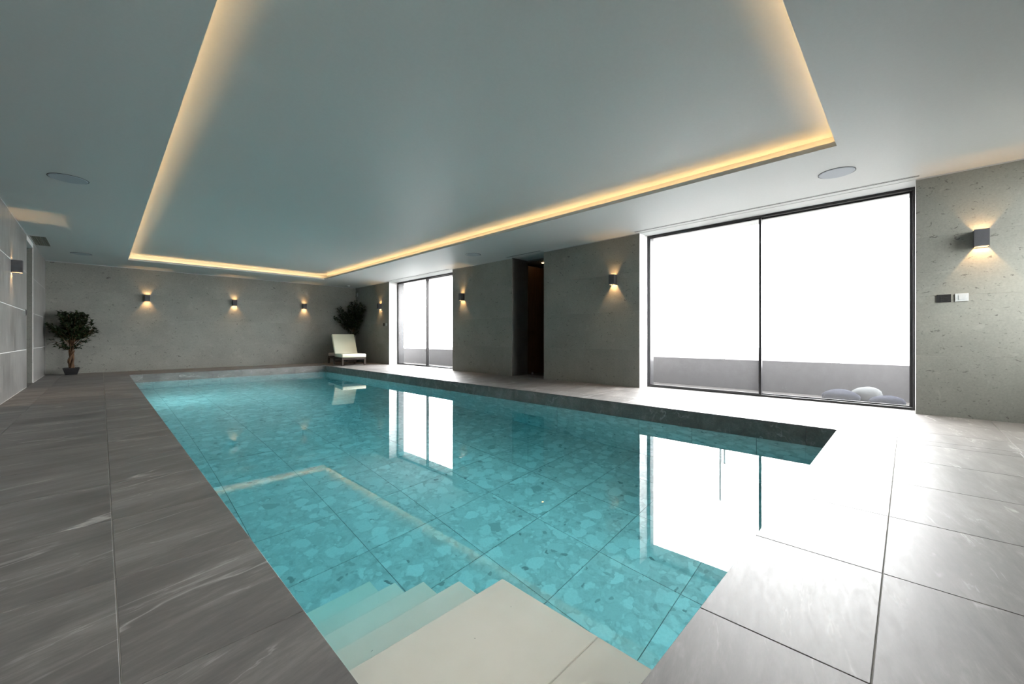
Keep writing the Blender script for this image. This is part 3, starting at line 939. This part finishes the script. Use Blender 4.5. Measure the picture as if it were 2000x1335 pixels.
# ------------------------------------------------------------------ plants
def tube(bm, pts, radii, seg=8):
    rings = []
    for i, p in enumerate(pts):
        d = (pts[min(i + 1, len(pts) - 1)] - pts[max(i - 1, 0)]).normalized()
        a = d.cross(Vector((0.3, 1, 0.2))).normalized()
        b = d.cross(a)
        rings.append([bm.verts.new(p + (a * math.cos(2 * math.pi * s / seg) + b * math.sin(2 * math.pi * s / seg)) * radii[i]) for s in range(seg)])
    for i in range(len(rings) - 1):
        for s in range(seg):
            bm.faces.new((rings[i][s], rings[i][(s + 1) % seg], rings[i + 1][(s + 1) % seg], rings[i + 1][s]))
    bm.faces.new(rings[0][::-1]); bm.faces.new(rings[-1])

def leaf(bm, p, d, ln, wd, rnd):
    d = d.normalized()
    s = d.cross(Vector((0, 0, 1)))
    if s.length < 0.05:
        s = Vector((1, 0, 0))
    s = (s.normalized() + Vector((rnd.uniform(-.4, .4), rnd.uniform(-.4, .4), rnd.uniform(-.4, .4)))).normalized()
    up = s.cross(d).normalized()
    droop = -0.25 * ln
    a = bm.verts.new(p)
    m1 = bm.verts.new(p + d * ln * 0.45 + up * 0.02 * ln)
    t = bm.verts.new(p + d * ln + Vector((0, 0, droop)))
    l1 = bm.verts.new(p + d * ln * 0.42 + s * wd * 0.5 + up * wd * 0.22)
    r1 = bm.verts.new(p + d * ln * 0.42 - s * wd * 0.5 + up * wd * 0.22)
    bm.faces.new((a, l1, m1)); bm.faces.new((a, m1, r1)); bm.faces.new((l1, t, m1)); bm.faces.new((m1, t, r1))

def pot_mesh(top, bot, ht):
    bm = bmesh.new()
    def sq(h, z): return [bm.verts.new((x * h, y * h, z)) for x, y in ((-1, -1), (1, -1), (1, 1), (-1, 1))]
    rings = [sq(bot / 2, 0), sq(top / 2 - 0.004, ht - 0.02), sq(top / 2, ht - 0.019), sq(top / 2, ht), sq(top / 2 - 0.012, ht), sq(top / 2 - 0.02, ht - 0.03)]
    bm.faces.new(rings[0][::-1])
    for i in range(len(rings) - 1):
        for s in range(4):
            bm.faces.new((rings[i][s], rings[i][(s + 1) % 4], rings[i + 1][(s + 1) % 4], rings[i + 1][s]))
    bm.faces.new(rings[-1])
    return bm_done(bm, 'pot')

def plant(loc, label, pot, trunk, branches, seed, leaf_len, bound):
    rnd = random.Random(seed)
    r = empty('potted_tree', loc)
    tag(r, label, 'potted plant', 'artificial trees in black pots')
    link('pot', pot_mesh(*pot), POTM, r)
    so = bmesh.new(); bm_box(so, -pot[0] / 2 + .022, pot[0] / 2 - .022, -pot[0] / 2 + .022, pot[0] / 2 - .022, pot[2] - 0.0295, pot[2] - 0.022)
    link('soil', bm_done(so, 'soil'), SOIL, r)
    for pts, rad in trunk:
        bm = bmesh.new(); tube(bm, [Vector(p) for p in pts], rad, 9)
        link('trunk', bm_done(bm, 'trunk', True), BARK, r)
    bb = bmesh.new(); lf = bmesh.new()
    for (p0, p1, nl) in branches:
        p0, p1 = Vector(p0), Vector(p1)
        mid = (p0 + p1) / 2 + Vector((rnd.uniform(-.03, .03), rnd.uniform(-.03, .03), 0.04))
        def at(u): return p0 * (1 - u) ** 2 + mid * 2 * u * (1 - u) + p1 * u * u
        tube(bb, [at(i / 5) for i in range(6)], [0.008 * (1 - 0.13 * i) for i in range(6)], 5)
        for i in range(nl):
            u = 0.25 + 0.75 * (i + rnd.random()) / nl
            p = at(min(u, 1))
            d = (p1 - p0).normalized() * 0.7 + Vector((rnd.uniform(-1, 1), rnd.uniform(-1, 1), rnd.uniform(-.5, .8)))
            q = p + Vector((rnd.uniform(-.04, .04), rnd.uniform(-.04, .04), rnd.uniform(-.03, .04)))
            q2 = q + d.normalized() * leaf_len
            w = Vector(loc) + q2
            if w.x < bound[0] or w.x > bound[1] or w.y > bound[2] or (Vector(loc) + q).x > bound[1] or (Vector(loc) + q).y > bound[2]:
                continue
            leaf(lf, q, d, leaf_len * rnd.uniform(.75, 1.15), leaf_len * 0.5, rnd)
    link('branches', bm_done(bb, 'branches', True), BARK, r)
    o = link('foliage', bm_done(lf, 'foliage'), LEAF, r)
    o['kind'] = 'stuff'

# bushy tree: stout twisted trunk, dome of leaves
rn = random.Random(11)
def braid(ph, rad, z0, z1, amp):
    return ([(amp * math.cos(ph + 5 * i / 8), amp * math.sin(ph + 5 * i / 8), z0 + (z1 - z0) * i / 8) for i in range(9)], [rad * (1.1 - 0.05 * i) for i in range(9)])
tr1 = [braid(0, 0.026, 0.12, 0.80, 0.026), braid(2.1, 0.026, 0.12, 0.80, 0.026), braid(4.2, 0.024, 0.12, 0.80, 0.026), braid(1.0, 0.012, 0.12, 0.56, 0.055)]
br1 = []
for i in range(46):
    a = rn.uniform(0, 2 * math.pi); el = rn.uniform(-0.05, 1.0) ** 0.8 if rn.random() < 0.9 else 0
    el = abs(el)
    rr = 0.34 * math.cos(el * 1.35) + 0.05; zz = 1.0 + 0.42 * math.sin(el * 1.5)
    x, y = rr * math.cos(a), rr * math.sin(a)
    y = min(y, 0.2); x = max(x, -0.38)
    br1.append(((0.02 * math.cos(a), 0.02 * math.sin(a), rn.uniform(0.62, 0.80)), (x, y, zz), 30))
for (x, y, z) in ((-0.38, -0.06, 0.80), (-0.30, -0.2, 0.72), (0.30, -0.1, 0.78), (0.42, 0.0, 0.95), (-0.2, -0.25, 0.66), (0.15, -0.15, 0.62), (-0.12, -0.1, 0.58)):
    br1.append(((0, 0, 0.55), (x * 0.85, y, z), 12))
plant((-0.49, 13.93, 0), 'bushy dark green potted tree with thick brown trunk in the corner by the pale wall', (0.27, 0.19, 0.16), tr1, br1, 4, 0.115, (-0.895, 9, 14.24))

# tall slender tree behind the lounger
tr2 = [([(0.0, 0, 0.12), (0.015, 0, 0.5), (-0.01, -0.01, 0.85), (0.0, -0.02, 1.15)], [0.02, 0.018, 0.016, 0.013]),
       ([(0.03, 0.02, 0.12), (-0.01, 0.015, 0.5), (0.02, -0.01, 0.9), (-0.03, -0.03, 1.2)], [0.014, 0.013, 0.012, 0.010])]
br2 = []
rn = random.Random(21)
for (x, y, z) in ((-0.12, -0.15, 2.08), (-0.02, -0.25, 2.10), (0.08, -0.45, 2.02), (0.10, -0.60, 1.95), (-0.25, -0.2, 1.90), (-0.50, -0.1, 1.86), (-0.62, -0.15, 1.82),
                  (-0.55, -0.1, 1.60), (-0.68, -0.1, 1.52), (-0.42, -0.25, 1.70), (-0.30, -0.3, 1.50), (0.05, -0.40, 1.75), (0.10, -0.5, 1.60), (-0.15, -0.3, 1.55), (-0.20, -0.1, 1.75),
                  (0.05, -0.55, 1.45), (-0.1, -0.2, 1.3), (-0.25, -0.15, 1.25), (0.08, -0.3, 1.3), (-0.05, -0.2, 1.85), (0.02, -0.35, 1.9), (-0.35, -0.2, 1.35), (0.1, -0.7, 1.8)):
    br2.append(((rn.uniform(-.02, .02), -0.02, rn.uniform(0.85, 1.45)), (x, y, z), 85))
for (x, y, z) in ((-0.2, -0.1, 1.06), (-0.12, -0.15, 0.95), (0.06, -0.2, 1.02), (-0.08, -0.12, 0.90)):
    br2.append(((0, 0, 0.82), (x, y, z), 14))
plant((6.27, 14.06, 0), 'tall slender dark potted tree behind the lounger in the far corner', (0.26, 0.18, 0.16), tr2, br2, 9, 0.11, (0, 6.445, 14.24))
